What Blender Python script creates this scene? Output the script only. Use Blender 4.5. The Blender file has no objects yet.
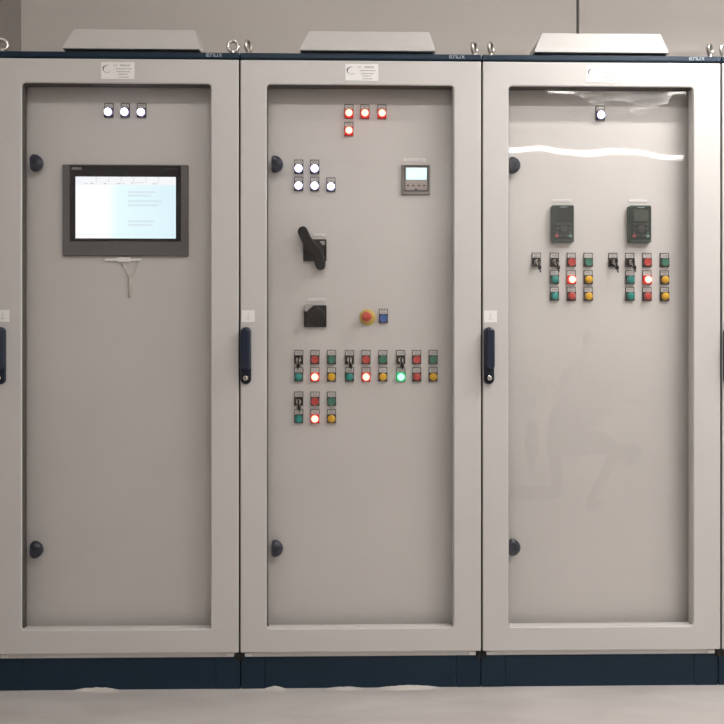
import bpy, bmesh, math, random
from mathutils import Vector, Matrix

random.seed(7)
scene = bpy.context.scene
COL = scene.collection
PI = math.pi

# ------------------------------------------------------------------ camera
cam_data = bpy.data.cameras.new('camera')
cam = bpy.data.objects.new('camera', cam_data)
COL.objects.link(cam)
cam_data.sensor_fit = 'HORIZONTAL'
cam_data.sensor_width = 36.0
cam_data.lens = 36.0 * 726.0 / 724.0
cam_data.clip_start = 0.05
cam.location = (0.0, -2.395, 1.085)
cam.rotation_euler = (PI / 2, 0.0, -math.radians(1.03))
scene.camera = cam

# ------------------------------------------------------------------ world, exposure
world = bpy.data.worlds.new('world')
scene.world = world
world.use_nodes = True
world.node_tree.nodes['Background'].inputs[0].default_value = (1.0, 0.96, 0.92, 1)
world.node_tree.nodes['Background'].inputs[1].default_value = 0.05
vs = scene.view_settings
vs.view_transform = 'Standard'
vs.look = 'None'
vs.gamma = 1.0
vs.exposure = 0.12
vs.use_curve_mapping = False

# ceiling lamps: (x, y, z, length, emission strength, label)
LAMPS = [
    (1.65, -0.55, 2.75, 1.2, 108.0, 'low hung fluorescent batten light closest to the row of cabinets'),
    (2.40, -2.00, 3.22, 1.5, 124.0, 'fluorescent batten light on the side of the right wall, level with the camera'),
    (-0.10, -2.00, 3.22, 1.5, 52.0, 'added fill batten light nearest the left wall'),  # added to lift the ambient light on the left side
    (2.35, -3.32, 3.22, 1.5, 30.0, 'fluorescent batten light over the middle of the room'),
    (2.50, -5.05, 3.22, 2.0, 18.0, 'long fluorescent batten light in the row before the front wall'),
    (1.47, -5.60, 3.22, 0.55, 125.0, 'added short batten light that brightens the front wall'),  # added to brighten the front wall behind the mirrored figure
]
LAMP_COL = (1.0, 0.966, 0.942)


# ------------------------------------------------------------------ materials
def mat(name, color, rough=0.5, metal=0.0, emit=None, estr=0.0, noise=0.0, nscale=8.0,
        bump=0.0, bscale=300.0, coat=0.0, spec=0.5):
    m = bpy.data.materials.new(name)
    m.use_nodes = True
    nt = m.node_tree
    b = nt.nodes['Principled BSDF']
    b.inputs['Base Color'].default_value = (*color, 1)
    b.inputs['Roughness'].default_value = rough
    b.inputs['Metallic'].default_value = metal
    b.inputs['Specular IOR Level'].default_value = spec
    b.inputs['Coat Weight'].default_value = coat
    if emit:
        b.inputs['Emission Color'].default_value = (*emit, 1)
        b.inputs['Emission Strength'].default_value = estr
    if noise or bump:
        tc = nt.nodes.new('ShaderNodeNewGeometry')
    if noise:
        n = nt.nodes.new('ShaderNodeTexNoise')
        n.inputs['Scale'].default_value = nscale
        n.inputs['Detail'].default_value = 5
        nt.links.new(tc.outputs['Position'], n.inputs['Vector'])
        r = nt.nodes.new('ShaderNodeMapRange')
        r.inputs['From Min'].default_value = 0.3
        r.inputs['From Max'].default_value = 0.7
        r.inputs['To Min'].default_value = 1 - noise
        r.inputs['To Max'].default_value = 1 + noise
        nt.links.new(n.outputs['Fac'], r.inputs['Value'])
        mx = nt.nodes.new('ShaderNodeVectorMath')
        mx.operation = 'SCALE'
        mx.inputs[0].default_value = color
        nt.links.new(r.outputs['Result'], mx.inputs['Scale'])
        nt.links.new(mx.outputs['Vector'], b.inputs['Base Color'])
    if bump:
        n2 = nt.nodes.new('ShaderNodeTexNoise')
        n2.inputs['Scale'].default_value = bscale
        n2.inputs['Detail'].default_value = 2
        nt.links.new(tc.outputs['Position'], n2.inputs['Vector'])
        bp = nt.nodes.new('ShaderNodeBump')
        bp.inputs['Strength'].default_value = bump
        bp.inputs['Distance'].default_value = 0.001
        nt.links.new(n2.outputs['Fac'], bp.inputs['Height'])
        nt.links.new(bp.outputs['Normal'], b.inputs['Normal'])
    return m


M = {}
M['coat'] = mat('light_grey_powder_coat', (0.60, 0.583, 0.567), 0.42, noise=0.015, nscale=3, bump=0.15, bscale=700)
M['panel'] = mat('inner_panel_powder_coat', (0.66, 0.639, 0.624), 0.5, noise=0.03, nscale=2.2, bump=0.15, bscale=700)
M['hat'] = mat('cowl_powder_coat', (0.61, 0.593, 0.573), 0.45, noise=0.01, nscale=3)
M['navy'] = mat('navy_powder_coat', (0.007, 0.024, 0.046), 0.5, spec=0.3, noise=0.06, nscale=6)
M['navy_plastic'] = mat('navy_plastic', (0.008, 0.016, 0.036), 0.33)
M['black'] = mat('black_plastic', (0.004, 0.004, 0.0045), 0.40, spec=0.22)
M['rubber'] = mat('black_rubber', (0.085, 0.076, 0.070), 0.7)
M['void'] = mat('black_gap_shade_and_block', (0.012, 0.011, 0.011), 0.9)  # painted shade for gaps; also joint backing and foot blocks
M['steel'] = mat('zinc_plated_steel', (0.62, 0.59, 0.55), 0.28, metal=1.0)
M['chrome'] = mat('chrome', (0.75, 0.74, 0.72), 0.15, metal=1.0)
M['white'] = mat('white_label_film', (0.88, 0.87, 0.86), 0.4)
M['legend'] = mat('legend_insert', (0.62, 0.60, 0.58), 0.35)
M['ink'] = mat('dark_ink', (0.05, 0.05, 0.055), 0.6)
M['ink_soft'] = mat('grey_ink', (0.30, 0.29, 0.29), 0.6)
M['logo'] = mat('pale_print', (0.32, 0.37, 0.42), 0.5)
M['bezel'] = mat('button_bezel', (0.028, 0.024, 0.022), 0.35)
M['holder'] = mat('legend_holder', (0.045, 0.042, 0.044), 0.4)
M['red'] = mat('red_button', (0.52, 0.055, 0.045), 0.3)
M['green'] = mat('green_button', (0.035, 0.19, 0.125), 0.3)
M['teal'] = mat('teal_lens', (0.008, 0.27, 0.24), 0.25)
M['yellow'] = mat('amber_lens', (0.78, 0.44, 0.015), 0.25)
M['blue'] = mat('blue_button', (0.05, 0.13, 0.42), 0.3)
M['yellow_ring'] = mat('yellow_plate', (0.62, 0.45, 0.08), 0.4)
M['red_knob'] = mat('red_knob', (0.62, 0.07, 0.035), 0.35)
M['lit_white'] = mat('lit_white_lens', (0.8, 0.8, 0.85), 0.3, emit=(0.82, 0.80, 1.0), estr=10.0)
M['lit_white_rim'] = mat('lit_white_rim', (0.3, 0.3, 0.5), 0.3, emit=(0.50, 0.46, 1.0), estr=1.3)
M['lit_red'] = mat('lit_red_lens', (0.8, 0.3, 0.2), 0.3, emit=(1.0, 0.48, 0.30), estr=2.6)
M['lit_red_rim'] = mat('lit_red_rim', (0.6, 0.02, 0.02), 0.3, emit=(1.0, 0.02, 0.03), estr=0.9)
M['lit_red_bezel'] = mat('lit_red_bezel', (0.3, 0.01, 0.01), 0.35, emit=(1.0, 0.01, 0.02), estr=0.30)  # dark bezel in itself; the red glow of its lens is painted as emission
M['lit_green'] = mat('lit_green_lens', (0.3, 0.9, 0.6), 0.3, emit=(0.34, 1.0, 0.52), estr=1.7)
M['lit_green_rim'] = mat('lit_green_rim', (0.0, 0.5, 0.2), 0.3, emit=(0.0, 1.0, 0.28), estr=0.8)
M['lit_green_bezel'] = mat('lit_green_bezel', (0.0, 0.2, 0.08), 0.35, emit=(0.0, 1.0, 0.30), estr=0.28)  # green lens glow put into the bezel as emission
M['hmi_grey'] = mat('screen_bezel_grey', (0.135, 0.130, 0.130), 0.4, metal=0.2)
M['hmi_black'] = mat('screen_black_glass', (0.006, 0.006, 0.009), 0.12)
M['meter'] = mat('meter_bezel_grey', (0.27, 0.25, 0.24), 0.45)
M['meter_dark'] = mat('meter_dark_rim', (0.075, 0.065, 0.062), 0.45)
M['meter_face'] = mat('meter_face', (0.42, 0.36, 0.34), 0.45)
M['lcd'] = mat('lit_lcd', (0.5, 0.7, 0.75), 0.2, emit=(0.66, 0.93, 1.0), estr=0.80)
M['keypad'] = mat('dark_green_plastic', (0.015, 0.026, 0.021), 0.25)
M['keypad_rim'] = mat('green_grey_rim', (0.055, 0.085, 0.070), 0.3)
M['keypad_lcd'] = mat('unlit_lcd', (0.022, 0.028, 0.024), 0.12)
M['keypad_lcd_pale'] = mat('pale_lcd', (0.075, 0.085, 0.075), 0.12)
M['keypad_key'] = mat('keypad_key', (0.035, 0.035, 0.038), 0.4)
M['keypad_red'] = mat('keypad_red', (0.42, 0.10, 0.12), 0.4)
M['keypad_green'] = mat('keypad_green', (0.16, 0.30, 0.25), 0.4)
M['sticker_grey'] = mat('grey_sticker', (0.45, 0.44, 0.43), 0.3)
M['cord'] = mat('off_white_cord', (0.60, 0.57, 0.53), 0.5)
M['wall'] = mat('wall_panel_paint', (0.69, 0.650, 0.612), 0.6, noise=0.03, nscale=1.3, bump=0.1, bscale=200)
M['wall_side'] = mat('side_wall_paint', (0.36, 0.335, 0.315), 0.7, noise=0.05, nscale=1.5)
M['ceiling'] = mat('ceiling_paint', (0.74, 0.71, 0.68), 0.8, noise=0.02)
M['lamp_body'] = mat('lamp_housing', (0.75, 0.75, 0.74), 0.5)
M['lamp_end'] = mat('lamp_end_cap', (0.55, 0.55, 0.55), 0.5)
for i, L in enumerate(LAMPS):
    M['lamp%d' % i] = mat('lit_tube_%d' % i, (1, 1, 1), 0.5, emit=LAMP_COL, estr=L[4])


def make_floor_mat():
    m = mat('trowelled_grey_floor', (0.55, 0.515, 0.48), 0.34)
    nt = m.node_tree
    b = nt.nodes['Principled BSDF']
    g = nt.nodes.new('ShaderNodeNewGeometry')
    mp = nt.nodes.new('ShaderNodeMapping')
    mp.inputs['Scale'].default_value = (0.8, 2.6, 1)
    nt.links.new(g.outputs['Position'], mp.inputs['Vector'])
    n = nt.nodes.new('ShaderNodeTexNoise')
    n.inputs['Scale'].default_value = 3.0
    n.inputs['Detail'].default_value = 8
    n.inputs['Distortion'].default_value = 0.6
    nt.links.new(mp.outputs['Vector'], n.inputs['Vector'])
    cr = nt.nodes.new('ShaderNodeValToRGB')
    cr.color_ramp.elements[0].position = 0.32
    cr.color_ramp.elements[0].color = (0.49, 0.458, 0.435, 1)
    cr.color_ramp.elements[1].position = 0.72
    cr.color_ramp.elements[1].color = (0.62, 0.587, 0.565, 1)
    nt.links.new(n.outputs['Fac'], cr.inputs['Fac'])
    nt.links.new(cr.outputs['Color'], b.inputs['Base Color'])
    n2 = nt.nodes.new('ShaderNodeTexNoise')
    n2.inputs['Scale'].default_value = 14
    n2.inputs['Detail'].default_value = 6
    nt.links.new(mp.outputs['Vector'], n2.inputs['Vector'])
    bp = nt.nodes.new('ShaderNodeBump')
    bp.inputs['Strength'].default_value = 0.25
    bp.inputs['Distance'].default_value = 0.004
    nt.links.new(n2.outputs['Fac'], bp.inputs['Height'])
    nt.links.new(bp.outputs['Normal'], b.inputs['Normal'])
    return m


M['floor'] = make_floor_mat()


def make_glass():
    """Clear acrylic with a wavy protective film: it lets light through and mirrors the lamps faintly."""
    m = bpy.data.materials.new('acrylic_pane_with_film')
    m.use_nodes = True
    nt = m.node_tree
    for n in list(nt.nodes):
        nt.nodes.remove(n)
    N, Lk = nt.nodes.new, nt.links.new
    out = N('ShaderNodeOutputMaterial')
    mix = N('ShaderNodeMixShader')
    tr = N('ShaderNodeBsdfTransparent')
    tr.inputs['Color'].default_value = (0.99, 0.988, 0.984, 1)
    gl = N('ShaderNodeBsdfGlossy')
    gl.inputs['Roughness'].default_value = 0.026
    lw = N('ShaderNodeLayerWeight')          # Schlick reflectance from the facing angle
    lw.inputs['Blend'].default_value = 0.5
    pw = N('ShaderNodeMath')
    pw.operation = 'POWER'
    pw.inputs[1].default_value = 5.0
    Lk = nt.links.new
    Lk(lw.outputs['Facing'], pw.inputs[0])
    fr = N('ShaderNodeMath')
    fr.operation = 'MULTIPLY_ADD'
    fr.inputs[1].default_value = 0.965
    fr.inputs[2].default_value = 0.034
    Lk(pw.outputs[0], fr.inputs[0])
    geo = N('ShaderNodeNewGeometry')
    # long soft waves of the sheet
    mp = N('ShaderNodeMapping')
    mp.inputs['Scale'].default_value = (2.6, 1.0, 0.8)
    Lk(geo.outputs['Position'], mp.inputs['Vector'])
    n1 = N('ShaderNodeTexNoise')
    n1.inputs['Scale'].default_value = 1.6
    n1.inputs['Detail'].default_value = 1.0
    Lk(mp.outputs['Vector'], n1.inputs['Vector'])
    b1 = N('ShaderNodeBump')
    b1.inputs['Strength'].default_value = 1.0
    b1.inputs['Distance'].default_value = 0.006
    Lk(n1.outputs['Fac'], b1.inputs['Height'])
    # crinkled patches of the film
    n2 = N('ShaderNodeTexNoise')
    n2.inputs['Scale'].default_value = 60
    n2.inputs['Detail'].default_value = 3
    Lk(geo.outputs['Position'], n2.inputs['Vector'])
    n3 = N('ShaderNodeTexNoise')
    n3.inputs['Scale'].default_value = 2.6
    n3.inputs['Detail'].default_value = 2
    Lk(geo.outputs['Position'], n3.inputs['Vector'])
    r3 = N('ShaderNodeMapRange')
    r3.inputs['From Min'].default_value = 0.55
    r3.inputs['From Max'].default_value = 0.70
    Lk(n3.outputs['Fac'], r3.inputs['Value'])
    b2 = N('ShaderNodeBump')
    b2.inputs['Distance'].default_value = 0.003
    Lk(r3.outputs['Result'], b2.inputs['Strength'])
    Lk(n2.outputs['Fac'], b2.inputs['Height'])
    Lk(b1.outputs['Normal'], b2.inputs['Normal'])
    Lk(b2.outputs['Normal'], gl.inputs['Normal'])
    Lk(fr.outputs[0], mix.inputs['Fac'])
    Lk(tr.outputs[0], mix.inputs[1])
    Lk(gl.outputs[0], mix.inputs[2])
    Lk(mix.outputs[0], out.inputs['Surface'])
    return m


M['glass'] = make_glass()


def make_screen():
    """Lit touch screen: white on one side running into pale cyan."""
    m = mat('lit_touch_screen', (0.02, 0.02, 0.02), 0.15)
    nt = m.node_tree
    b = nt.nodes['Principled BSDF']
    tc = nt.nodes.new('ShaderNodeTexCoord')
    sp = nt.nodes.new('ShaderNodeSeparateXYZ')
    nt.links.new(tc.outputs['Object'], sp.inputs[0])
    cr = nt.nodes.new('ShaderNodeValToRGB')
    e = cr.color_ramp.elements
    e[0].position, e[0].color = 0.30, (1.0, 1.0, 1.0, 1)
    e[1].position, e[1].color = 0.42, (0.78, 0.96, 1.0, 1)
    k = e.new(1.0)
    k.color = (0.70, 0.88, 0.95, 1)
    r = nt.nodes.new('ShaderNodeMapRange')
    r.inputs['From Min'].default_value = -0.167
    r.inputs['From Max'].default_value = 0.167
    nt.links.new(sp.outputs['X'], r.inputs['Value'])
    nt.links.new(r.outputs['Result'], cr.inputs['Fac'])
    nt.links.new(cr.outputs['Color'], b.inputs['Emission Color'])
    b.inputs['Emission Strength'].default_value = 1.0
    return m


M['screen'] = make_screen()
M['scr_head'] = mat('screen_header', (0.02, 0.02, 0.02), 0.2, emit=(0.93, 0.96, 1.0), estr=0.95)
M['scr_row'] = mat('screen_row', (0.02, 0.02, 0.02), 0.2, emit=(0.70, 0.84, 0.90), estr=0.95)
M['scr_line'] = mat('screen_line', (0.02, 0.02, 0.02), 0.2, emit=(0.42, 0.46, 0.52), estr=0.9)


# ------------------------------------------------------------------ mesh builder
class MB:
    def __init__(self, *mats):
        self.bm = bmesh.new()
        self.mats = list(mats)

    def _mi(self, m):
        if m is None:
            return 0
        if m not in self.mats:
            self.mats.append(m)
        return self.mats.index(m)

    def _absorb(self, tmp, m, smooth=False):
        mi = self._mi(m)
        vmap = {v: self.bm.verts.new(v.co) for v in tmp.verts}
        for f in tmp.faces:
            try:
                nf = self.bm.faces.new([vmap[v] for v in f.verts])
                nf.material_index = mi
                nf.smooth = smooth
            except ValueError:
                pass
        tmp.free()
        return self

    def box(self, x0, x1, y0, y1, z0, z1, m=None, bev=0.0, seg=2):
        t = bmesh.new()
        bmesh.ops.create_cube(t, size=1)
        for v in t.verts:
            v.co = ((x0 + x1) / 2 + v.co.x * (x1 - x0), (y0 + y1) / 2 + v.co.y * (y1 - y0),
                    (z0 + z1) / 2 + v.co.z * (z1 - z0))
        if bev:
            bmesh.ops.bevel(t, geom=list(t.edges), offset=bev, segments=seg, affect='EDGES', profile=0.5)
        return self._absorb(t, m)

    def loft(self, loops, m=None, cap0=True, cap1=True, smooth=False, closed=True):
        """loops: lists of equally many points; bridged in order."""
        t = bmesh.new()
        vs = [[t.verts.new(p) for p in lp] for lp in loops]
        n = len(loops[0])
        for a, b in zip(vs[:-1], vs[1:]):
            for i in range(n if closed else n - 1):
                j = (i + 1) % n
                t.faces.new((a[i], a[j], b[j], b[i]))
        if cap0 and closed:
            t.faces.new(vs[0][::-1])
        if cap1 and closed:
            t.faces.new(vs[-1])
        bmesh.ops.recalc_face_normals(t, faces=list(t.faces))
        return self._absorb(t, m, smooth)

    def ring(self, loops, m=None):
        """closed ring of loops (last bridges to first)."""
        t = bmesh.new()
        vs = [[t.verts.new(p) for p in lp] for lp in loops]
        n = len(loops[0])
        for k in range(len(vs)):
            a, b = vs[k], vs[(k + 1) % len(vs)]
            for i in range(n):
                j = (i + 1) % n
                t.faces.new((a[i], a[j], b[j], b[i]))
        bmesh.ops.recalc_face_normals(t, faces=list(t.faces))
        return self._absorb(t, m)

    def lathe(self, prof, m=None, cx=0, cz=0, seg=24, smooth=True, cap0=True, cap1=True):
        """profile of (radius, y) turned about the y axis."""
        loops = []
        for r, y in prof:
            r = max(r, 1e-5)
            loops.append([(cx + r * math.cos(2 * PI * i / seg), y, cz + r * math.sin(2 * PI * i / seg)) for i in range(seg)])
        return self.loft(loops, m, cap0, cap1, smooth)

    def prism(self, pts, y0, y1, m=None, bev=0.0):
        """outline in x,z given counter-clockwise; y0 is the near face; its rim is chamfered by bev."""
        cx = sum(p[0] for p in pts) / len(pts)
        cz = sum(p[1] for p in pts) / len(pts)
        loops = [[(x, y1, z) for x, z in pts]]
        if bev:
            rr = max(max(abs(p[0] - cx) for p in pts), max(abs(p[1] - cz) for p in pts))
            loops.append([(x, y0 + bev, z) for x, z in pts])
            s = 1 - bev / rr
            loops.append([(cx + (x - cx) * s, y0, cz + (z - cz) * s) for x, z in pts])
        else:
            loops.append([(x, y0, z) for x, z in pts])
        return self.loft(loops, m)

    def tube(self, pts, r, m=None, seg=8, closed=False):
        pts = [Vector(p) for p in pts]
        n = len(pts)
        loops = []
        for i, p in enumerate(pts):
            a = pts[i - 1] if (i > 0 or closed) else p
            b = pts[(i + 1) % n] if (i < n - 1 or closed) else p
            d = (b - a).normalized()
            ref = Vector((0, 0, 1)) if abs(d.z) < 0.9 else Vector((0, 1, 0))
            u = d.cross(ref).normalized()
            w = d.cross(u).normalized()
            rr = r[i] if isinstance(r, (list, tuple)) else r
            loops.append([p + rr * (math.cos(2 * PI * k / seg) * u + math.sin(2 * PI * k / seg) * w) for k in range(seg)])
        return self.loft(loops, m, smooth=True)

    def torus(self, R, r, m=None, cz=0.0, segR=28, segr=10, angle=0.0):
        """ring standing in the x,z plane, turned about z by angle."""
        t = bmesh.new()
        vs = []
        for i in range(segR):
            a = 2 * PI * i / segR
            row = []
            for k in range(segr):
                b = 2 * PI * k / segr
                q = R + r * math.cos(b)
                x, y, z = q * math.cos(a), r * math.sin(b), q * math.sin(a) + cz
                row.append(t.verts.new((x * math.cos(angle) - y * math.sin(angle), x * math.sin(angle) + y * math.cos(angle), z)))
            vs.append(row)
        for i in range(segR):
            for k in range(segr):
                t.faces.new((vs[i][k], vs[(i + 1) % segR][k], vs[(i + 1) % segR][(k + 1) % segr], vs[i][(k + 1) % segr]))
        bmesh.ops.recalc_face_normals(t, faces=list(t.faces))
        return self._absorb(t, m, True)

    def text(self, s, size, x, y, z, m, align='LEFT', squeeze=1.0):
        cu = bpy.data.curves.new('txt', 'FONT')
        cu.body = s
        cu.size = size
        cu.align_x = align
        cu.align_y = 'CENTER'
        cu.resolution_u = 2
        ob = bpy.data.objects.new('txt', cu)
        COL.objects.link(ob)
        dg = bpy.context.evaluated_depsgraph_get()
        me = bpy.data.meshes.new_from_object(ob.evaluated_get(dg))
        t = bmesh.new()
        t.from_mesh(me)
        for v in t.verts:
            v.co = (x + v.co.x * squeeze, y, z + v.co.y)
        bpy.data.objects.remove(ob)
        bpy.data.curves.remove(cu)
        bpy.data.meshes.remove(me)
        return self._absorb(t, m)

    def mesh(self, name):
        me = bpy.data.meshes.new(name)
        self.bm.to_mesh(me)
        self.bm.free()
        for m in self.mats:
            me.materials.append(M[m])
        return me

    def build(self, name, parent=None, loc=None, label=None):
        return link(name, self.mesh(name), parent, loc, label)


def link(name, me, parent=None, loc=None, label=None):
    o = bpy.data.objects.new(name, me)
    COL.objects.link(o)
    if parent:
        o.parent = parent
    if loc:
        o.location = loc
    if label:
        o['label'] = label
    return o


def thing(name, label, cat, loc, group=None):
    o = bpy.data.objects.new(name, None)
    o.empty_display_size = 0.05
    COL.objects.link(o)
    o.location = loc
    tag(o, label, cat, group)
    return o


def tag(o, label, cat, group=None):
    o['label'] = label
    o['category'] = cat
    if group:
        o['group'] = group
    return o


def struct(o):
    o['kind'] = 'structure'
    return o


def rrect(x0, x1, z0, z1, r, y, k=5):
    """rounded rectangle loop, counter-clockwise in x,z."""
    pts = []
    for cx, cz, a0 in ((x1 - r, z1 - r, 0), (x0 + r, z1 - r, 90), (x0 + r, z0 + r, 180), (x1 - r, z0 + r, 270)):
        for i in range(k + 1):
            a = math.radians(a0 + 90 * i / k)
            pts.append((cx + r * math.cos(a), y, cz + r * math.sin(a)))
    return pts


# ------------------------------------------------------------------ the room
RX0, RX1, RY0, RY1, RZ = -1.43, 4.6, -6.1, 0.80, 3.4
fl = MB('floor').box(RX0 - .1, RX1 + .1, RY0 - .1, RY1 + .1, -0.1, 0.0).build('floor')
struct(fl)['label'] = 'trowelled light grey concrete floor in front of the cabinets'
struct(MB('ceiling').box(RX0 - .1, RX1 + .1, RY0 - .1, RY1 + .1, RZ, RZ + .1).build('ceiling'))
wb = struct(MB('void').box(RX0 - .1, RX1 + .1, RY1 + .035, RY1 + .12, 0, RZ).build('wall_back'))
SEAM = 1.013
for a, b in ((RX0 - .02, SEAM - .0055), (SEAM + .0055, 3.4), (3.411, RX1)):
    MB('wall').box(a, b, RY1, RY1 + .034, 0, RZ, bev=.003).build('panel', wb)
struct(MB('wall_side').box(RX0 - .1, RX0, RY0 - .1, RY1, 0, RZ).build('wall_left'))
struct(MB('wall').box(RX1, RX1 + .1, RY0 - .1, RY1, 0, RZ).build('wall_right'))
struct(MB('ceiling').box(RX0, RX1, RY0 - .1, RY0, 0, RZ).build('wall_front'))

for i, (lx, ly, lz, ln, st, lab) in enumerate(LAMPS):
    t = thing('batten_light', lab, 'ceiling light', (lx, ly, lz), 'batten lights under the ceiling')
    MB('lamp_body').box(-ln / 2, ln / 2, -.04, .04, .03, .075, bev=.006).build('housing', t)
    MB('lamp%d' % i).loft([[(x, .034 * math.cos(PI + PI * k / 10), .03 + .03 * math.sin(PI + PI * k / 10)) for k in range(11)]
                           for x in (-ln / 2 + .02, ln / 2 - .02)]).build('diffuser', t)
    if i == 0:                    # skirts added to the low lamp to keep its light off the back wall
        for s in (-1, 1):
            MB('lamp_body').box(-ln / 2, ln / 2, s * .058 - .0015, s * .058 + .0015, -.008, .060).build('added_skirt', t)
            MB('lamp_body').box(-ln / 2, ln / 2, *((.038, .0565) if s > 0 else (-.0565, -.038)), .055, .060).build('added_skirt_arm', t)
    for s in (-1, 1):
        MB('lamp_end').box(s * (ln / 2 - .01) - .009, s * (ln / 2 - .01) + .009, -.037, .037, -.004, .032, bev=.004).build('end_cap', t)
        MB('steel').box(s * ln * .3 - .012, s * ln * .3 + .012, -.012, .012, .074, RZ - lz).build('bracket', t)

# ------------------------------------------------------------------ cabinets
DZ0, DZ1 = 0.128, 2.080           # door bottom and top
WX0, WX1 = -0.3110, 0.3065        # window in the door
WZ0, WZ1 = 0.2065, 1.9995
PY = 0.070                        # front face of the inner mounting panel
HW = 0.3972                       # half door width
_cache = {}


def cached(key, fn):
    if key not in _cache:
        _cache[key] = fn()
    return _cache[key]


def door_mesh():
    mb = MB('coat')
    r = .012
    e = .003
    mb.ring([rrect(-HW, HW, DZ0, DZ1, .004, .024),
             rrect(-HW, HW, DZ0, DZ1, .004, e),
             rrect(-HW + .001, HW - .001, DZ0 + .001, DZ1 - .001, .004, .001),
             rrect(-HW + e, HW - e, DZ0 + e, DZ1 - e, .004, 0),
             rrect(WX0 - e, WX1 + e, WZ0 - e, WZ1 + e, r + e, 0),
             rrect(WX0 - .001, WX1 + .001, WZ0 - .001, WZ1 + .001, r + .001, .001),
             rrect(WX0, WX1, WZ0, WZ1, r, e),
             rrect(WX0, WX1, WZ0, WZ1, r, .016),
             rrect(WX0 - .03, WX1 + .03, WZ0 - .03, WZ1 + .03, r, .016),
             rrect(WX0 - .03, WX1 + .03, WZ0 - .03, WZ1 + .03, r, .024)])
    return mb.mesh('door')


def gasket_mesh():
    mb = MB('rubber')
    mb.ring([rrect(WX0 - .0, WX1 + .0, WZ0 - .0, WZ1 + .0, .010, .0161),
             rrect(WX0 - .0, WX1 + .0, WZ0 - .0, WZ1 + .0, .010, .0055),
             rrect(WX0 + .0015, WX1 - .0015, WZ0 + .0015, WZ1 - .0015, .009, .005),
             rrect(WX0 + .0015, WX1 - .0015, WZ0 + .0015, WZ1 - .0015, .009, .034),
             rrect(WX0 - .02, WX1 + .02, WZ0 - .02, WZ1 + .02, .012, .034),
             rrect(WX0 - .02, WX1 + .02, WZ0 - .02, WZ1 + .02, .012, .0161)])
    ci = mb._mi('coat')
    for f in mb.bm.faces:
        q = f.calc_center_median()
        if q.z < WZ0 + .004 or q.x > WX1 - .004:  # bottom and right take the door coat; the dark top paints in shade
            f.material_index = ci
    return mb.mesh('gasket')


def pane_mesh():
    return MB('glass').box(WX0 - .012, WX1 + .012, .022, .026, WZ0 - .012, WZ1 + .012).mesh('pane')


def handle_mesh():
    """swing handle: base tray, long lever with rounded ends, lock cylinder at the foot."""
    mb = MB('navy_plastic')
    x0, x1, z0, z1 = -.017, .017, -.094, .094
    mb.loft([rrect(x0, x1, z0, z1, .0165, 0), rrect(x0, x1, z0, z1, .0165, -.009),
             rrect(x0 + .002, x1 - .002, z0 + .002, z1 - .002, .0145, -.011)], 'navy_plastic')
    lo = -.048
    mb.loft([rrect(-.0155, .0165, lo, .092, .0150, -.008), rrect(-.0155, .0165, lo, .092, .0150, -.022),
             rrect(-.0135, .0145, lo + .002, .090, .0130, -.028), rrect(-.009, .010, lo + .006, .085, .009, -.031)],
            'navy_plastic')
    mb.lathe([(.0135, -.009), (.0135, -.016), (.0115, -.018)], 'black', 0, -.0745, 20)
    mb.lathe([(.0085, -.014), (.0085, -.0195), (.0075, -.0205)], 'chrome', 0, -.0735, 18)
    mb.box(-.0012, .0012, -.0212, -.020, -.0785, -.0685, 'black')
    return mb.mesh('handle')


def sticker_mesh():
    mb = MB('white')
    mb.box(-.0215, .0215, -.0006, 0, -.0195, .0195)
    # faint printed mark: small arrow head over a bar
    mb.box(-.0012, .0012, -.0009, -.0005, -.004, .010, 'legend')
    mb.box(-.006, .006, -.0009, -.0005, -.010, -.0075, 'legend')
    return mb.mesh('sticker')


def nameplate_mesh():
    """white rating plate: arc emblem and five lines of small print."""
    mb = MB('white')
    w, h = .0545, .0275
    mb.box(-w, w, -.0012, 0, -h, h, bev=.0004, seg=1)
    pts_o, pts_i = [], []
    for i in range(19):
        a = math.radians(75 + 235 * i / 18)
        th = .0009 + .0030 * math.sin(PI * min(1, i / 13)) ** 2 * (1 if i < 15 else .5)
        R = .0125
        cx, cz = -.0335, .0055
        pts_o.append((cx + (R + .003) * math.cos(a) * 1.05, -.00125, cz + (R) * math.sin(a)))
        pts_i.append((cx + (R - th + .003) * math.cos(a) * 1.05, -.00125, cz + (R - th) * math.sin(a)))
    mb.loft([pts_o, pts_i], 'ink', closed=False)
    mb.text('ELK', .0085, -.014, -.00125, .0165, 'ink_soft', squeeze=.9)
    mb.text('MERKEZI', .0085, .0085, -.00125, .0165, 'ink', squeeze=.95)
    for k, (x0, x1, z) in enumerate(((-.006, .046, .0055), (-.003, .040, -.0040), (.003, .033, -.0120), (.004, .036, -.0215))):
        x = x0
        rnd = random.Random(k)
        while x < x1 - .003:
            wd = min(rnd.uniform(.003, .009), x1 - x)
            mb.box(x, x + wd, -.00135, -.0011, z - .0011, z + .0011, 'ink_soft')
            x += wd + .0014
    return mb.mesh('nameplate')


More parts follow.
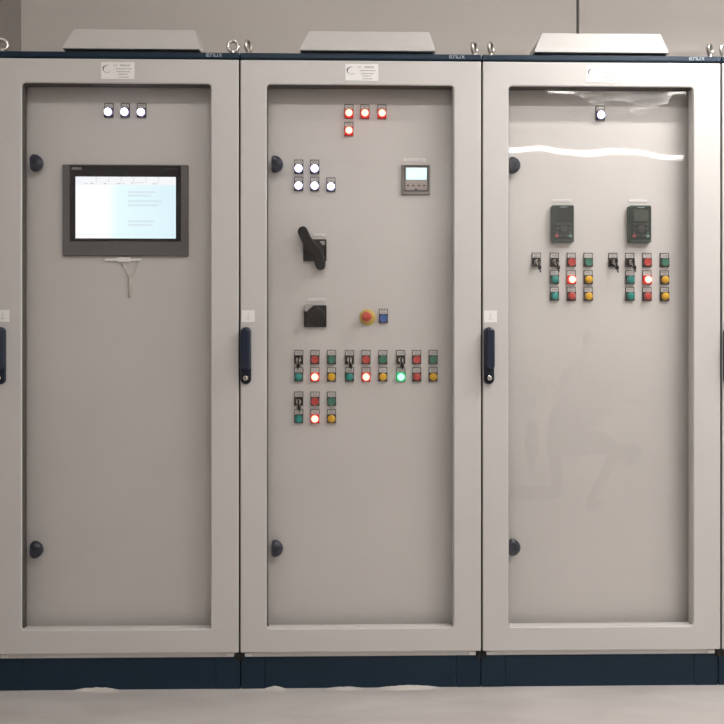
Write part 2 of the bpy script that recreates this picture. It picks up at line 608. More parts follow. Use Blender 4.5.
def roof_mesh(w=.3992):
    mb = MB('navy')
    mb.box(-w, w, 0.0, .60, 2.0835, 2.1035, bev=.004)
    # stroke letters E N U X, cut square
    y0, y1 = -.0006, .0003
    t = .0026
    x, zb, zt = .291, 2.0885, 2.0995
    W = .0115

    def b(a, c, d, e):
        mb.box(a, c, y0, y1, d, e, 'logo')
    b(x, x + t, zb, zt); b(x, x + W, zb, zb + t); b(x, x + W, zt - t, zt); b(x, x + W * .85, (zb + zt - t) / 2, (zb + zt + t) / 2)
    x += W + .0022
    b(x, x + t, zb, zt); b(x + W - t, x + W, zb, zt); b(x, x + W, zt - t, zt)
    x += W + .0018
    b(x, x + t, zb, zt); b(x + W - t, x + W, zb, zt); b(x, x + W, zb, zb + t)
    x += W + .0022
    for s in (0, 1):
        a0, a1 = (x, x + W - .003) if s == 0 else (x + W - .003, x)
        mb.loft([[(a0, y0, zb), (a0 + .003, y0, zb), (a1 + .003, y0, zt), (a1, y0, zt)],
                 [(a0, y1, zb), (a0 + .003, y1, zb), (a1 + .003, y1, zt), (a1, y1, zt)]], 'logo')
    return mb.mesh('roof')


def cowl_mesh():
    """ventilation hood: sloped sheet sides, separate black block as gap shade below."""
    mb = MB('hat')
    x0, x1 = -.206, .254
    yf, yb = .072, .50
    z0, z1 = 2.1435, 2.2165
    b = [(x0, yf, z0), (x1, yf, z0), (x1, yb, z0), (x0, yb, z0)]
    r = [(x0, yf, z0 + .004), (x1, yf, z0 + .004), (x1, yb, z0 + .004), (x0, yb, z0 + .004)]
    e = .0015
    t = [(x0 + .030, yf + .022, z1), (x1 - .018, yf + .022, z1), (x1 - .018, yb - .022, z1), (x0 + .030, yb - .022, z1)]
    t2 = [(x0 + .030 + e, yf + .022 + e, z1 + e), (x1 - .018 - e, yf + .022 + e, z1 + e), (x1 - .018 - e, yb - .022 - e, z1 + e), (x0 + .030 + e, yb - .022 - e, z1 + e)]
    mb.loft([b, r, t, t2], 'hat')
    return mb.mesh('vent_cowl')


def cowl_base_mesh():
    mb = MB('void')
    mb.box(-.200, .248, .082, .490, 2.103, 2.1436, 'void')  # solid black block painting the shade of the open gap under the cowl
    return mb.mesh('vent_gap_shade')


def eyebolt_mesh(angle):
    mb = MB('steel')
    mb.torus(.0172, .0054, 'steel', cz=.0335, angle=angle)
    t = bmesh.new()
    seg = 16
    loops = [[(r * math.cos(2 * PI * i / seg), r * math.sin(2 * PI * i / seg), z) for i in range(seg)]
             for r, z in ((.0150, 0), (.0150, .004), (.0105, .007), (.0075, .010), (.0070, .016))]
    t.free()
    mb.loft(loops, 'steel', smooth=False)
    return mb.mesh('lifting_eye')


def knob_mesh():
    """quarter-turn panel lock: D-shaped grip with bevelled rim and a socket."""
    mb = MB('navy_plastic')

    def d(sx, sz, y, off=0.0):
        pts = [(-.019 + off, y, -.029 * sz), ]
        pts = []
        for i in range(15):
            a = math.radians(-90 + 180 * i / 14)
            pts.append((-.012 + .031 * sx * math.cos(a) + off, y, .029 * sz * math.sin(a)))
        pts += [(-.0185 + off, y, .024 * sz), (-.0185 + off, y, -.024 * sz)]
        return pts
    mb.loft([d(1, 1, -.018), d(1, 1, -.026), d(.93, .95, -.030), d(.62, .68, -.038), d(.45, .5, -.039)], 'navy_plastic')
    mb.lathe([(.0055, -.0385), (.0055, -.0396), (.003, -.0396), (.003, -.0385)], 'black', -.004, 0, 6)
    mb.lathe([(.0125, 0), (.0125, -.004), (.0095, -.006), (.0095, -.0185)], 'navy_plastic', -.004, 0, 18)
    return mb.mesh('lock_knob')


# ---- panel devices (origin on the panel face, +z up, -y towards the viewer)
def holder_mesh():
    """legend holder: dark frame above the actuator with a square collar."""
    mb = MB('holder')
    x, zb, zt = .0152, .0125, .0325
    t = .0022
    mb.box(-x, x, -.0030, 0, zt - t, zt)
    mb.box(-x, -x + t, -.0030, 0, zb, zt - t)
    mb.box(x - t, x, -.0030, 0, zb, zt - t)
    mb.box(-x, x, -.0030, 0, -.0155, zb)
    return mb.mesh('legend_holder')


def legend_mesh(k):
    mb = MB('legend')
    rnd = random.Random(k * 31 + 5)
    mb.box(-.0129, .0129, -.0022, 0, .0126, .0302)
    n = 1 + k % 2
    for j in range(n):
        z = .0222 + (.0035 if n == 2 else 0) - j * .007
        x = -.0085 + rnd.uniform(0, .003)
        while x < .0075:
            w = rnd.uniform(.0015, .004)
            mb.box(x, x + w, -.0024, -.0021, z - .0016, z + .0016, 'ink_soft')
            x += w + .0012
    return mb.mesh('legend_insert')


def bezel_mesh(m):
    mb = MB(m)
    mb.loft([rrect(-.0150, .0150, -.0150, .0150, .003, -.0025), rrect(-.0150, .0150, -.0150, .0150, .003, -.008),
             rrect(-.0138, .0138, -.0138, .0138, .003, -.0095)], m)
    return mb.mesh('bezel')


def lens_mesh(kind, m, rim=None):
    mb = MB(m)
    if kind == 'flush':          # push button: ring with a slightly dished cap
        mb.lathe([(.0135, -.008), (.0135, -.0125), (.0122, -.0138), (.0112, -.0130), (.0105, -.0128), (1e-5, -.0128)], m, seg=22)
    elif kind == 'dome':         # unlit lamp: flat dome
        mb.lathe([(.0132, -.008), (.0132, -.0125), (.0120, -.0150), (.0090, -.0166), (.0045, -.0173), (1e-5, -.0175)], m, seg=22)
    else:                        # lit lamp: bright centre with a coloured rim
        mb.lathe([(.0135, -.008), (.0135, -.0125), (.0122, -.0150), (.0116, -.0154)], rim, seg=22, cap1=False)
        mb.lathe([(.0116, -.0154), (.0090, -.0166), (.0045, -.0173), (1e-5, -.0175)], m, seg=22, cap0=False)
    return mb.mesh('lens')


LEG = [0]


def add_legend(dev):
    LEG[0] += 1
    k = LEG[0] % 6
    link('legend_holder', cached('holder', holder_mesh), dev)
    link('legend_insert', cached(('legend', k), lambda: legend_mesh(k)), dev)


def unit(cab, name, x, z, label, lens, kind, rim=None, bez='bezel'):
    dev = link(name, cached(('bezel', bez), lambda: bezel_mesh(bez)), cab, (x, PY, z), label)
    link('lens' if kind != 'flush' else 'button_cap', cached(('lens', lens, kind), lambda: lens_mesh(kind, lens, rim)), dev)
    add_legend(dev)
    return dev


def lit(cab, x, z, c):
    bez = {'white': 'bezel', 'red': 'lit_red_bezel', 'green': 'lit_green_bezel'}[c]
    return unit(cab, 'pilot_light', x, z, 'lit %s pilot light with a legend strip above it' % c,
                'lit_' + c, 'lit', 'lit_%s_rim' % c, bez)


def dark(cab, x, z, c):
    n = {'teal': 'unlit teal', 'yellow': 'amber yellow', 'red': 'unlit red'}[c]
    return unit(cab, 'pilot_light', x, z, n + ' pilot light with a legend strip above it', c, 'dome')


def push(cab, x, z, c):
    return unit(cab, 'push_button', x, z, c + ' push button with a legend strip above it', c, 'flush')


def keylock_mesh():
    mb = MB('black')
    mb.lathe([(.0140, -.008), (.0140, -.0130), (.0125, -.0150), (.0095, -.0150), (.0088, -.0128)], 'black', seg=22, cap1=False)
    mb.lathe([(.0088, -.0128), (1e-5, -.0128)], 'chrome', seg=22, cap0=False)
    return mb.mesh('lock_cylinder')


def key_mesh(tilt, ln):
    """key in the lock with a second key dangling on a small ring."""
    mb = MB('chrome')
    mb.box(-.0012, .0012, -.026, -.0128, -.0062, .0062, 'chrome', bev=.0004, seg=1)
    # black bow of the inserted key
    mb.loft([rrect(-.0022, .0022, -.0085, .0085, .002, -.0262), rrect(-.0022, .0022, -.0085, .0085, .002, -.0330)], 'black')
    # ring
    c, s = math.cos(tilt), math.sin(tilt)

    def P(u, v, y):               # u across, v down along the hanging direction
        return (u * c + v * s, y, -v * c + u * s)
    ringp = [P(.005 * math.cos(2 * PI * i / 14), .010 + .006 * math.sin(2 * PI * i / 14), -.0300) for i in range(15)]
    mb.tube(ringp, .0009, 'steel', seg=6)
    # hanging key: black bow then blade
    out = []
    for i in range(16):
        a = 2 * PI * i / 16
        out.append((.0062 * math.cos(a), .0215 + .0085 * math.sin(a)))
    mb.loft([[P(u, v, y) for u, v in out] for y in (-.0278, -.0312)], 'black')
    blade = [(-.0022, .028), (.0022, .028), (.0022, .028 + ln), (.0, .030 + ln), (-.0022, .028 + ln * .9)]
    mb.loft([[P(u, v, y) for u, v in blade] for y in (-.0286, -.0304)], 'black')
    return mb.mesh('key_pair')


def key_switch(cab, x, z, key_label, tilt, ln):
    dev = link('key_switch', cached(('bezel', 'bezel'), lambda: bezel_mesh('bezel')), cab, (x, PY, z), 'black key switch with a legend strip above it')
    link('lock_cylinder', cached('keylock', keylock_mesh), dev)
    add_legend(dev)
    k = link('key_pair', key_mesh(tilt, ln), None, (cab.location.x + x, PY, z))
    tag(k, key_label, 'key', 'keys in the key switches')
    return dev


def label_strip(cab, x0, x1, z0, z1, label='narrow white label strip'):
    mb = MB('white')
    w, h = (x1 - x0) / 2, (z1 - z0) / 2
    mb.box(-w, w, -.0018, 0, -h, h, bev=.0005, seg=1)
    rnd = random.Random(int((x0 + 3) * 1000))
    x = -w + .008
    while x < w - .010:
        d = rnd.uniform(.003, .007)
        mb.box(x, x + d, -.0020, -.0017, -h * .4, h * .4, 'legend')
        x += d + .0018
    return mb.build('label_strip', cab, ((x0 + x1) / 2, PY, (z0 + z1) / 2), label)


def make_cabinet(cx, label):
    c = thing('switchgear_cabinet', label, 'cabinet', (cx, 0, 0), 'switchgear cabinets in a row')
    # carcass
    mb = MB('coat')
    for s in (-1, 1):
        a, b = (s * .399, s * .380) if s < 0 else (s * .380, s * .399)
        mb.box(a, b, .032, .60, .100, 2.0835)
    mb.box(-.380, .380, .58, .60, .100, 2.0835)
    mb.box(-.380, .380, .032, .58, .100, .120)
    mb.box(-.380, .380, .040, .58, 2.060, 2.0835)
    mb.build('carcass', c)
    # black sealing strips, brought forward to fill the door gaps with shade
    mb = MB('void')
    for s in (-1, 1):
        a, b = (-.3995, -.380) if s < 0 else (.380, .3995)
        mb.box(a, b, .0245, .0318, .130, 2.0830)
        mb.box(*((-.3996, -.3973) if s < 0 else (.3973, .3996)), .004, .0246, .130, 2.0830)
    mb.box(-.380, .380, .0245, .0318, 2.062, 2.0830)
    mb.build('seal_and_gap_shade', c)
    d = link('door', cached('door', door_mesh), c)
    link('gasket', cached('gasket', gasket_mesh), d)
    link('pane', cached('pane', pane_mesh), d, None, 'clear acrylic pane with wavy film')
    link('handle', cached('handle', handle_mesh), d, (-.378, 0, 1.106), 'dark navy swing handle with lock')
    link('sticker', cached('sticker', sticker_mesh), d, (-.3715, 0, 1.236), 'small white square sticker')
    link('nameplate', cached('nameplate', nameplate_mesh), d, (.002, 0, 2.0405), 'white rating plate with arc emblem')
    p = MB('panel').box(-.365, .365, PY, PY + .004, .150, 2.045, bev=.001, seg=1).build('inner_panel', c)
    for z in (1.749, .459):
        link('lock_knob', cached('knob', knob_mesh), p, (-.280, PY, z), 'dark navy D-shaped lock knob')
    link('roof', cached('roof', roof_mesh), c, None, 'navy roof frame with printed letters')
    cw = link('vent_cowl', cached('cowl', cowl_mesh), c, None, 'light grey sloped ventilation cowl')
    link('vent_gap_shade', cached('cowlbase', cowl_base_mesh), cw)
    # bottom frame, corner brackets, plinth
    MB('coat').box(-.372, .372, .012, .031, .110, .1265, bev=.001, seg=1).build('bottom_rail', c)
    for s in (-1, 1):
        MB('hat').box(s * .370 - .014, s * .370 + .011, .006, .0118, .112, .1255, bev=.002).build('corner_bracket', c)
        MB('void').box(*((-.3995, -.386) if s < 0 else (.386, .3995)), .004, .031, .104, .127).build('foot_block', c)
    pl = MB('navy').box(-.318, .318, .0225, .58, 0, .1095, bev=.001, seg=1).build('plinth', c, None, 'dark navy plinth')
    for s in (-1, 1):
        a, b = (-.3985, -.3185) if s < 0 else (.3185, .3985)
        MB('navy').box(a, b, .0210, .10, 0, .1095, bev=.0015, seg=1).build('plinth_corner', pl)
    return c


CX = [-.76, .04, .84, 1.64]
c1 = make_cabinet(CX[0], 'grey cabinet with large touch screen behind its glazed door')
c2 = make_cabinet(CX[1], 'grey cabinet with black rotary switches and rows of coloured buttons behind its glazed door')
c3 = make_cabinet(CX[2], 'grey cabinet with two dark keypads above coloured buttons behind its glazed door')
c4 = make_cabinet(CX[3], 'grey cabinet whose edge and handle show beside the cabinet with two keypads')
EYES = {0: ((-.392, .35), (.374, .10)), 1: ((-.376, 1.15), (.385, .95)), 2: ((-.364, .95), (.402, .75)), 3: ((-.378, .5), (.385, .6))}
for i, c in enumerate((c1, c2, c3, c4)):
    for j, (x, a) in enumerate(EYES[i]):
        lim = .3985 - .0230 * math.cos(a) - .0060 * math.sin(a)
        x = max(-lim if i else -.39, min(lim, x))
        link('lifting_eye', eyebolt_mesh(a), c, (x, .032, 2.1033), 'zinc plated lifting eye bolt')
    for s in (-1, 1):
        link('lifting_eye', eyebolt_mesh(.4 * s), c, (s * .370, .55, 2.1043), 'zinc plated lifting eye bolt')

# ---- cabinet with the touch screen
for x in (-.049, .006, .061):
    lit(c1, x, 1.925, 'white')
hx0, hx1, hz0, hz1 = -.202, .219, 1.442, 1.749
hcx, hcz = (hx0 + hx1) / 2, (hz0 + hz1) / 2
mb = MB('hmi_grey')
mb.loft([rrect(hx0 - hcx, hx1 - hcx, hz0 - hcz, hz1 - hcz, .004, 0), rrect(hx0 - hcx, hx1 - hcx, hz0 - hcz, hz1 - hcz, .004, -.009),
         rrect(hx0 - hcx + .002, hx1 - hcx - .002, hz0 - hcz + .002, hz1 - hcz - .002, .003, -.0115)], 'hmi_grey')
hmi = mb.build('touch_screen', c1, (hcx, PY, hcz), 'large lit operator touch screen with grey bezel')
mb = MB('hmi_black')
mb.box(-.177 - hcx, .195 - hcx, -.0128, -.0112, 1.490 - hcz, 1.745 - hcz, bev=.0005, seg=1)
mb.text('SIEMENS', .0105, -.170 - hcx, -.0131, 1.7335 - hcz, 'legend', squeeze=.85)
mb.text('SIMATIC HMI', .0075, .183 - hcx, -.0131, 1.7335 - hcz, 'keypad_key', align='RIGHT')
mb.build('front_glass', hmi, None, 'black glass front')
sx0, sx1, sz0, sz1 = -.157, .178, 1.500, 1.707
scx, scz = (sx0 + sx1) / 2, (sz0 + sz1) / 2
mb = MB('screen')
hw, hh = (sx1 - sx0) / 2, (sz1 - sz0) / 2
mb.box(-hw, hw, -.0004, 0, -hh, hh)
mb.box(-hw, hw, -.0006, -.0003, hh - .028, hh, 'scr_head')
for k in range(1, 7):
    x = -.150 + .0415 * k + .010
    mb.box(x, x + .0009, -.0008, -.0005, hh - .020, hh, 'scr_line')
mb.box(.020, .061, -.0008, -.0005, hh - .0205, hh - .0195, 'scr_line')
for x, w in ((-.135, .006), (-.118, .010), (-.072, .008), (-.030, .013), (-.010, .005), (.018, .004), (.090, .007), (.099, .005)):
    mb.box(x, x + w, -.0008, -.0005, hh - .0245, hh - .0222, 'scr_line')
for z, x1 in ((.052, .100), (.040, .085), (.022, .120), (.008, .110), (-.046, .095), (-.058, .090)):
    mb.box(.008, x1, -.0006, -.0003, z - .0035, z + .0035, 'scr_row')
mb.box(-hw, hw, -.0006, -.0003, -hh + .012, -hh + .013, 'scr_row')
mb.build('display', hmi, (scx - hcx, -.0128, scz - hcz), 'lit display, white running to pale cyan')
# clip under the screen with the forked cord hanging from it
mb = MB('white')
mb.box(-.062, .058, -.007, 0, -.0045, .0045, bev=.0012)
mb.box(-.018, .024, -.009, 0, -.0085, .0085, bev=.002)
mb.build('label_strip', c1, (0.0, PY, 1.4295), 'white plastic clip strip under the screen')
mb = MB('cord')
mb.tube([(-.026, -.003, 0), (-.015, -.004, -.022), (-.004, -.004, -.044), (0, -.004, -.056)], .0042, seg=6)
mb.tube([(.026, -.003, 0), (.017, -.004, -.020), (.006, -.004, -.044), (0, -.0045, -.056)], .0026, seg=6)
mb.tube([(0, -.004, -.050), (.0005, -.004, -.080), (-.001, -.004, -.116)], [.0055, .006, .005], seg=6)
cord = mb.build('forked_cord', None, (CX[0] + .022, PY - .0005, 1.419))
tag(cord, 'short off-white forked cord hanging below the large touch screen', 'cord')

# ---- cabinet with the rotary switches
for x, z in ((-.040, 1.926), (.014, 1.926), (.072, 1.926), (-.040, 1.867)):
    lit(c2, x, z, 'red')
for x, z in ((-.210, 1.738), (-.156, 1.738), (-.210, 1.680), (-.156, 1.680), (-.101, 1.678)):
    lit(c2, x, z, 'white')
# power meter
mcx, mcz = .187, 1.7035
mb = MB('meter')
mb.loft([rrect(-.049, .049, -.051, .051, .003, 0), rrect(-.049, .049, -.051, .051, .003, -.006), rrect(-.046, .046, -.048, .048, .003, -.009)], 'meter')
meter = mb.build('power_meter', c2, (mcx, PY, mcz), 'square grey digital meter with lit display')
MB('meter_dark').ring([rrect(-.041, .043, -.041, .047, .003, -.008), rrect(-.041, .043, -.041, .047, .003, -.012),
                       rrect(-.036, .038, -.036, .042, .002, -.012), rrect(-.036, .038, -.036, .042, .002, -.008)]).build('rim', meter)
MB('meter_face').box(-.036, .038, -.0100, -.0088, -.036, .0425).build('face', meter)
mb = MB('lcd')
mb.box(-.033, .036, -.0112, -.0101, -.001, .039, bev=.0004, seg=1)
mb.build('display', meter, None, 'pale blue lit display')
for x in (-.027, -.009, .010, .028):
    MB('meter_dark').loft([rrect(x - .0042, x + .0042, -.0235, -.0175, .002, -.0099), rrect(x - .0036, x + .0036, -.0230, -.0180, .002, -.0115)]).build('button', meter)
MB('black').prism([(-.006, -.036), (.006, -.036), (0, -.030)], -.0112, -.0100).build('pointer', meter)
label_strip(c2, .146, .221, 1.766, 1.7765)


def switch_plate(x0, x1, z0, z1, label):
    cx, cz = (x0 + x1) / 2, (z0 + z1) / 2
    w, h = (x1 - x0) / 2, (z1 - z0) / 2
    mb = MB('black')
    mb.loft([rrect(-w, w, -h, h, .004, 0), rrect(-w, w, -h, h, .004, -.010), rrect(-w + .002, w - .002, -h + .002, h - .002, .003, -.012)], 'black')
    o = mb.build('rotary_switch', c2, (cx, PY, cz), label)
    mb = MB('black')
    mb.lathe([(.031, -.0115), (.031, -.016), (.028, -.018)], 'black', seg=28)
    mb.build('collar', o)
    return o


def blob_path(pts, y0, y1, bev):
    """outline of a run of discs (x, z, r) as stacked loops, rounded towards the viewer."""
    n = len(pts)
    side_l, side_r = [], []
    for i, (x, z, r) in enumerate(pts):
        a = pts[max(0, i - 1)]
        b = pts[min(n - 1, i + 1)]
        d = Vector((b[0] - a[0], b[1] - a[1])).normalized()
        nrm = Vector((-d.y, d.x))
        side_l.append((x + nrm.x * r, z + nrm.y * r))
        side_r.append((x - nrm.x * r, z - nrm.y * r))

    def cap(p, q, c, r, k=7):
        d = Vector((q[0] - p[0], q[1] - p[1])).normalized()
        a0 = math.atan2(-d.x, d.y) if False else math.atan2(d.y, d.x)
        return a0
    out = []
    # end cap at last point
    d = Vector((pts[-1][0] - pts[-2][0], pts[-1][1] - pts[-2][1]))
    a = math.atan2(d.y, d.x)
    out += side_r[:-1]
    out += [(pts[-1][0] + pts[-1][2] * math.cos(a + math.radians(t)), pts[-1][1] + pts[-1][2] * math.sin(a + math.radians(t))) for t in range(-90, 91, 20)]
    out += side_l[:-1][::-1][:-1]
    d = Vector((pts[0][0] - pts[1][0], pts[0][1] - pts[1][1]))
    a = math.atan2(d.y, d.x)
    out += [(pts[0][0] + pts[0][2] * math.cos(a + math.radians(t)), pts[0][1] + pts[0][2] * math.sin(a + math.radians(t))) for t in range(-90, 91, 20)][:-1]
    return out


def prism_rounded(mb, out, y_back, y_front, m, c=None):
    cx = sum(p[0] for p in out) / len(out)
    cz = sum(p[1] for p in out) / len(out)
    loops = [[(x, y_back, z) for x, z in out], [(x, y_front + .005, z) for x, z in out]]
    # pull the rim in along the local normals
    n = len(out)

    def inset(dist, y):
        lp = []
        for i in range(n):
            p, q = Vector(out[i - 1]), Vector(out[(i + 1) % n])
            d = (q - p)
            d = d.normalized() if d.length > 1e-9 else Vector((1, 0))
            nrm = Vector((-d.y, d.x))
            lp.append((out[i][0] + nrm.x * dist, y, out[i][1] + nrm.y * dist))
        return lp
    loops.append(inset(.0015, y_front + .002))
    loops.append(inset(.0045, y_front))
    mb.loft(loops, m)


r1 = switch_plate(-.195, -.116, 1.426, 1.500, 'black rotary switch with long angled handle')
rcx, rcz = -.1555, 1.463
mb = MB('black')
outline = blob_path([(-.0390, .0590, .0170), (-.0270, .0340, .0170), (-.0100, .0060, .0190), (.0080, -.0140, .0200), (.0170, -.0360, .0185), (.0200, -.0520, .0170)], 0, 0, 0)
prism_rounded(mb, outline, -.016, -.038, 'black')
mb.build('handle', r1)
MB('sticker_grey').box(.018, .0345, -.0128, -.0118, .017, .0305, bev=.0002, seg=1).build('label_plate', r1, None, 'small silver marking')

r2 = switch_plate(-.192, -.116, 1.203, 1.277, 'black square rotary switch with folded handle')
mb = MB('black')
outline = blob_path([(-.028, -.022, .0095), (-.020, -.010, .0110), (-.004, .006, .0200), (.006, .010, .0220), (.019, .006, .0150)], 0, 0, 0)
prism_rounded(mb, outline, -.016, -.036, 'black')
mb.build('handle', r2)
mb = MB('sticker_grey')
mb.prism([(-.036, .040), (-.036, .018), (-.030, .014), (-.022, .022), (-.010, .032), (-.004, .040)], -.0130, -.0118, 'sticker_grey')
mb.build('label_plate', r2, None, 'grey torn sticker on the corner')
label_strip(c2, -.161, -.121, 1.511, 1.5185)
label_strip(c2, -.180, -.121, 1.291, 1.3005)

# emergency stop and blue button
mb = MB('yellow_ring')
mb.lathe([(.0275, 0), (.0275, -.003), (.0262, -.0045)], 'yellow_ring', seg=32)
es = mb.build('emergency_stop', c2, (.023, PY, 1.237), 'red emergency stop on a yellow round plate')
mb = MB('red_knob')
mb.lathe([(.013, -.004), (.013, -.015), (.0168, -.018), (.0172, -.024), (.0150, -.0285), (.009, -.0305), (1e-5, -.031)], 'red_knob', seg=28)
mb.build('knob', es, (-.003, 0, 0))
mb = MB('red_knob')
mb.box(-.0145, .0145, -.0345, -.028, -.0060, .0060, bev=.0025)
mb.build('grip', es, (-.003, 0, 0))
unit(c2, 'push_button', .077, 1.233, 'blue push button with a silver legend strip above it', 'blue', 'flush')

cols = (-.210, -.155, -.099, -.038, .018, .075, .136, .190, .246)
Z1, Z2 = 1.093, 1.0345
Z3, Z4 = .952, .893
key_names = {
    0: 'key pair in the key switch straight below the square rotary switch',
    3: 'key pair in the key switch in the middle of the long row of buttons',
    6: 'key pair in the key switch above the lit green pilot light',
}
for g in (0, 3, 6):
    key_switch(c2, cols[g], Z1, key_names[g], (-.03, .16, .12)[g // 3], .004)
    push(c2, cols[g + 1], Z1, 'red')
    push(c2, cols[g + 2], Z1, 'green')
dark(c2, cols[0], Z2, 'teal'); lit(c2, cols[1], Z2, 'red'); dark(c2, cols[2], Z2, 'yellow')
dark(c2, cols[3], Z2, 'teal'); lit(c2, cols[4], Z2, 'red'); dark(c2, cols[5], Z2, 'yellow')
lit(c2, cols[6], Z2, 'green'); dark(c2, cols[7], Z2, 'red'); dark(c2, cols[8], Z2, 'yellow')
key_switch(c2, cols[0], Z3, 'key pair in the lowest key switch, in the short block of six', .12, .006)
push(c2, cols[1], Z3, 'red')
push(c2, cols[2], Z3, 'green')
dark(c2, cols[0], Z4, 'teal'); lit(c2, cols[1], Z4, 'red'); dark(c2, cols[2], Z4, 'yellow')

# ---- cabinet with the keypads
lit(c3, .017, 1.925, 'white')
kp_rows = (1.425, 1.3655, 1.309)
for grp, (xs, word) in enumerate((((-.202, -.140, -.082, -.024), 'switched off'), ((.061, .119, .178, .238), 'paler'))):
    pad = ('keypad with dark display', 'keypad with pale display')[grp]
    key_switch(c3, xs[0], kp_rows[0], 'key pair in the outer key switch below the %s' % pad, .20, .010)
    key_switch(c3, xs[1], kp_rows[0], 'key pair in the key switch beside the red button below the %s' % pad, .24, .008)
    push(c3, xs[2], kp_rows[0], 'red')
    push(c3, xs[3], kp_rows[0], 'green')
    dark(c3, xs[1], kp_rows[1], 'teal'); lit(c3, xs[2], kp_rows[1], 'red'); dark(c3, xs[3], kp_rows[1], 'yellow')
    dark(c3, xs[1], kp_rows[2], 'teal'); dark(c3, xs[2], kp_rows[2], 'red'); dark(c3, xs[3], kp_rows[2], 'yellow')


def keypad(x0, x1, z0, z1, pale):
    cx, cz = (x0 + x1) / 2, (z0 + z1) / 2
    w, h = (x1 - x0) / 2, (z1 - z0) / 2
    mb = MB('keypad_rim')
    mb.loft([rrect(-w, w, -h, h, .006, 0), rrect(-w, w, -h, h, .006, -.018), rrect(-w + .003, w - .003, -h + .003, h - .003, .005, -.0225)], 'keypad_rim')
    k = mb.build('keypad', c3, (cx, PY, cz), 'dark green drive keypad with %s display' % ('pale' if pale else 'dark'))
    MB('keypad').loft([rrect(-w + .0045, w - .0045, -h + .009, h - .0045, .005, -.0215), rrect(-w + .0055, w - .0055, -h + .010, h - .0055, .005, -.0250)]).build('face', k)
    lc = 'keypad_lcd_pale' if pale else 'keypad_lcd'
    MB(lc).box(-.025, .025, -.0262, -.0248, .008, .047, bev=.0005, seg=1).build('display', k)
    mb = MB('logo')
    mb.box(-.012, .012, -.0256, -.0248, .0535, .0560, bev=.0003, seg=1)
    mb.build('brand_mark', k, None, 'small pale brand mark')
    key = cached('kpkey', lambda: MB('keypad_key').loft([rrect(-.0062, .0062, -.0035, .0035, .002, 0), rrect(-.0056, .0056, -.0029, .0029, .002, -.0018)]).mesh('key'))
    for x in (-.021, -.007, .007, .021):
        link('button', key, k, (x, -.0248, -.002))
    link('button', key, k, (-.021, -.0248, -.017))
    link('button', key, k, (.021, -.0248, -.017))
    MB('keypad_key').lathe([(.0120, -.0245), (.0120, -.0262), (.0105, -.0270), (.006, -.0266)], cx=0, cz=-.020, seg=20).build('navigation_pad', k)
    for x in (-.008, .008):
        link('button', key, k, (x, -.0248, -.041))
    for x in (-.023, .023):
        m = 'keypad_red' if x < 0 else 'keypad_green'
        MB(m).loft([rrect(x - .0062, x + .0062, -.0475, -.0365, .004, -.0248), rrect(x - .0055, x + .0055, -.0465, -.0375, .004, -.0270)]).build('button', k, None, 'red off button' if x < 0 else 'green start button')
        MB(m).lathe([(.0022, -.0248), (.0022, -.0262)], cx=x, cz=-.0300, seg=10).build('indicator', k)
    return k


keypad(-.153, -.077, 1.490, 1.617, False)
keypad(.110, .187, 1.490, 1.617, True)
label_strip(c3, -.147, -.082, 1.6315, 1.6395)
label_strip(c3, .116, .178, 1.6315, 1.6395)

# ---- scraps of torn film lying along the plinth
SCR = [(-.835, .15, .011, 'long curled white scrap of torn film at the plinth of the touch screen cabinet'),
       (-.246, .07, .010, 'short curled white scrap of torn film near the joint of two plinths'),
       (-.012, .12, .006, 'low white scrap of torn film at the plinth of the cabinet with rotary switches'),
       (.200, .21, .010, 'longest white scrap of torn film lying along the plinth below the rotary switches')]
for k, (x, ln, h, lab) in enumerate(SCR):
    mb = MB('cord')
    rnd = random.Random(k + 3)
    n = 14
    loops = []
    for i in range(n + 1):
        u = i / n
        hh = max(.0012, h * math.sin(PI * u) ** .8 * (0.75 + .25 * rnd.random()))
        xx = (u - .5) * ln
        yy = .004 * math.sin(u * 5 + k)
        # leaning sheet: thin strip section from the floor up to the plinth
        loops.append([(xx, yy - .016, 0.0002), (xx, yy - .006, hh * .55), (xx, .0, hh), (xx, .0012, hh), (xx, yy - .005, hh * .55 - .0008), (xx, yy - .0145, 0.0002)])
    mb.loft(loops)
    o = mb.build('film_scrap', None, (x, .0195, 0))
    tag(o, lab, 'film scrap', 'scraps of torn film at the plinths')


# ------------------------------------------------------------------ the person kneeling beside the camera (mirrored in the third pane)
M['jacket'] = mat('dark_jacket', (0.030, 0.032, 0.040), 0.85, noise=0.15, nscale=25)
M['trousers'] = mat('dark_trousers', (0.022, 0.024, 0.032), 0.9, noise=0.15, nscale=25)
M['skin'] = mat('skin', (0.46, 0.27, 0.20), 0.5)
M['hair'] = mat('dark_hair', (0.02, 0.015, 0.012), 0.6, noise=0.3, nscale=120)
M['shoe'] = mat('black_shoe', (0.015, 0.015, 0.016), 0.5)
M['eye'] = mat('eye', (0.03, 0.02, 0.015), 0.2)


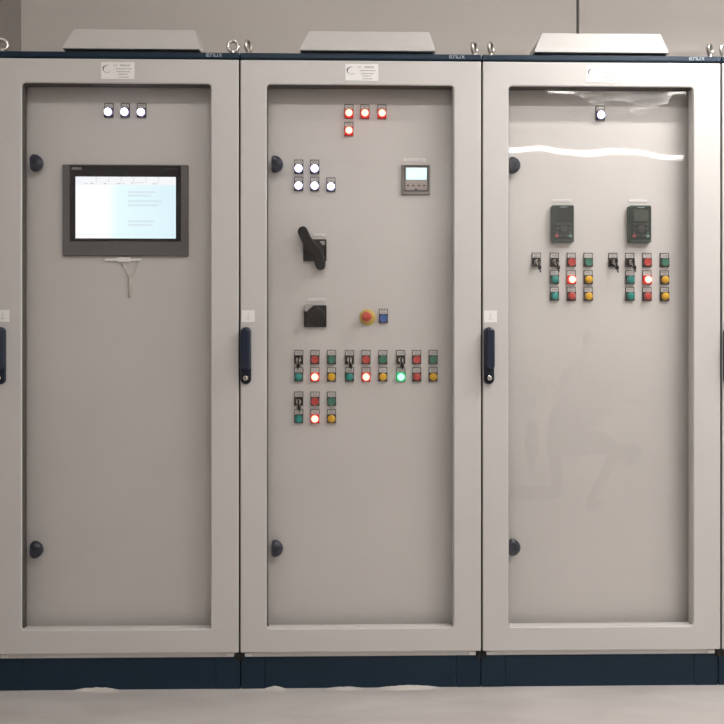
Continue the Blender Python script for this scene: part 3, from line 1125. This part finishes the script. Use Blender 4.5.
def make_person(ox, oy):
    V, RAD, E, TAG = [], [], [], []

    def v(p, r, tg, frm=None):
        V.append((p[0], p[1], p[2]))
        RAD.append(r if isinstance(r, tuple) else (r, r))
        TAG.append(tg)
        if frm is not None:
            E.append((frm, len(V) - 1))
        return len(V) - 1
    # trunk, leaning forward along +x
    pel = v((0.00, 0, .52), (.175, .150), 'leg')
    wai = v((.06, 0, .68), (.165, .140), 'top', pel)
    che = v((.13, 0, .86), (.190, .150), 'top', wai)
    shl = v((.17, 0, .99), (.125, .100), 'top', che)
    nec = v((.205, 0, 1.075), .056, 'skin', shl)
    hd0 = v((.235, 0, 1.125), .072, 'skin', nec)
    hd1 = v((.255, 0, 1.180), .092, 'skin', hd0)
    hd2 = v((.262, 0, 1.240), .078, 'skin', hd1)
    # raised knee in front (far side), kneeling leg (near side)
    hl = v((.02, .12, .49), .105, 'leg', pel)
    k1 = v((.30, .15, .475), .088, 'leg', hl)
    k2 = v((.54, .16, .44), .075, 'leg', k1)
    s1 = v((.40, .16, .29), .072, 'leg', k2)
    s2 = v((.25, .16, .11), .050, 'leg', s1)
    f1 = v((.25, .16, .050), .050, 'shoe', s2)
    f2 = v((.39, .17, .040), .042, 'shoe', f1)
    hr = v((-.01, -.12, .47), .105, 'leg', pel)
    q1 = v((.02, -.14, .28), .085, 'leg', hr)
    q2 = v((.02, -.15, .075), .068, 'leg', q1)
    t1 = v((-.18, -.15, .075), .062, 'leg', q2)
    t2 = v((-.36, -.15, .085), .044, 'leg', t1)
    g1 = v((-.43, -.15, .080), .044, 'shoe', t2)
    g2 = v((-.45, -.15, .040), .036, 'shoe', g1)
    # arms reaching forward, each with palm and five fingers
    for s in (1, -1):
        a0 = v((.165, s * .17, .965), .070, 'top', shl)
        a1 = v((.20, s * .225, .80), .052, 'top', a0)
        a2 = v((.25, s * .225, .70), .045, 'top', a1)
        a3 = v((.38, s * .17, .745), .038, 'top', a2)
        a4 = v((.475, s * .12, .785), .028, 'skin', a3)
        pm = v((.525, s * .105, .795), (.034, .018), 'skin', a4)
        for n, (dy, dz, ln) in enumerate(((.026, .0, .070), (.009, .004, .078), (-.008, .004, .074), (-.025, -.002, .060))):
            b0 = v((.560, s * .105 + dy, .800 + dz), .0100, 'skin', pm)
            b1 = v((.560 + ln * .5, s * .100 + dy, .798 + dz), .0090, 'skin', b0)
            v((.560 + ln * .85, s * .095 + dy, .775 + dz), .0080, 'skin', b1)
        th = v((.520, s * .105 - s * .040, .802), .0115, 'skin', pm)
        t9 = v((.552, s * .105 - s * .052, .796), .0100, 'skin', th)
        v((.575, s * .105 - s * .050, .786), .0088, 'skin', t9)
    me = bpy.data.meshes.new('person_skeleton')
    me.from_pydata(V, E, [])
    ob = bpy.data.objects.new('person_skeleton', me)
    COL.objects.link(ob)
    sk = ob.modifiers.new('skin', 'SKIN')
    sk.use_smooth_shade = True
    if not me.skin_vertices:
        me.skin_vertices.new()
    for i, d in enumerate(me.skin_vertices[0].data):
        d.radius = RAD[i]
        d.use_root = (i == pel)
    sb = ob.modifiers.new('sub', 'SUBSURF')
    sb.levels = sb.render_levels = 2
    dg = bpy.context.evaluated_depsgraph_get()
    dg.update()
    body = bpy.data.meshes.new_from_object(ob.evaluated_get(dg))
    bpy.data.objects.remove(ob)
    for k in ('top', 'leg', 'skin', 'shoe'):
        body.materials.append(M[{'top': 'jacket', 'leg': 'trousers', 'skin': 'skin', 'shoe': 'shoe'}[k]])
    idx = {'top': 0, 'leg': 1, 'skin': 2, 'shoe': 3}
    vv = [Vector(p) for p in V]
    for p in body.polygons:
        c = p.center
        j = min(range(len(vv)), key=lambda n: (vv[n] - c).length - RAD[n][0])
        p.material_index = idx[TAG[j]]
        p.use_smooth = True
    zmin = min(w.co.z for w in body.vertices)
    root = thing('person', 'dark figure kneeling on one knee, mirrored in the pane of the keypad cabinet', 'person', (ox, oy, -zmin))
    link('body', body, root)
    mb = MB('hair')
    lo = []
    for i in range(7):
        a = math.radians(-5 + 95 * i / 6)
        lo.append([(.250 + .100 * math.cos(a) * math.cos(2 * PI * k / 20) * (.98 if math.cos(2 * PI * k / 20) < .3 else .80),
                    .098 * math.cos(a) * math.sin(2 * PI * k / 20), 1.215 + .110 * math.sin(a)) for k in range(20)])
    mb.loft(lo, smooth=True)
    mb.build('hair', root)
    mb = MB('skin')
    mb.prism([(.335, 1.165), (.368, 1.168), (.342, 1.215), (.335, 1.215)], -.012, .012)
    for s in (-1, 1):
        mb.lathe([(.008, s * .082), (.026, s * .094), (.020, s * .100)], cx=.250, cz=1.190, seg=12)
    mb.build('face', root)
    mb = MB('eye')
    for s in (-1, 1):
        mb.box(.332, .345, s * .033 - .011, s * .033 + .011, 1.199, 1.207, bev=.003)
    mb.box(.325, .340, -.022, .022, 1.137, 1.142)
    mb.build('eyes_and_mouth', root)


make_person(1.56, -3.10)
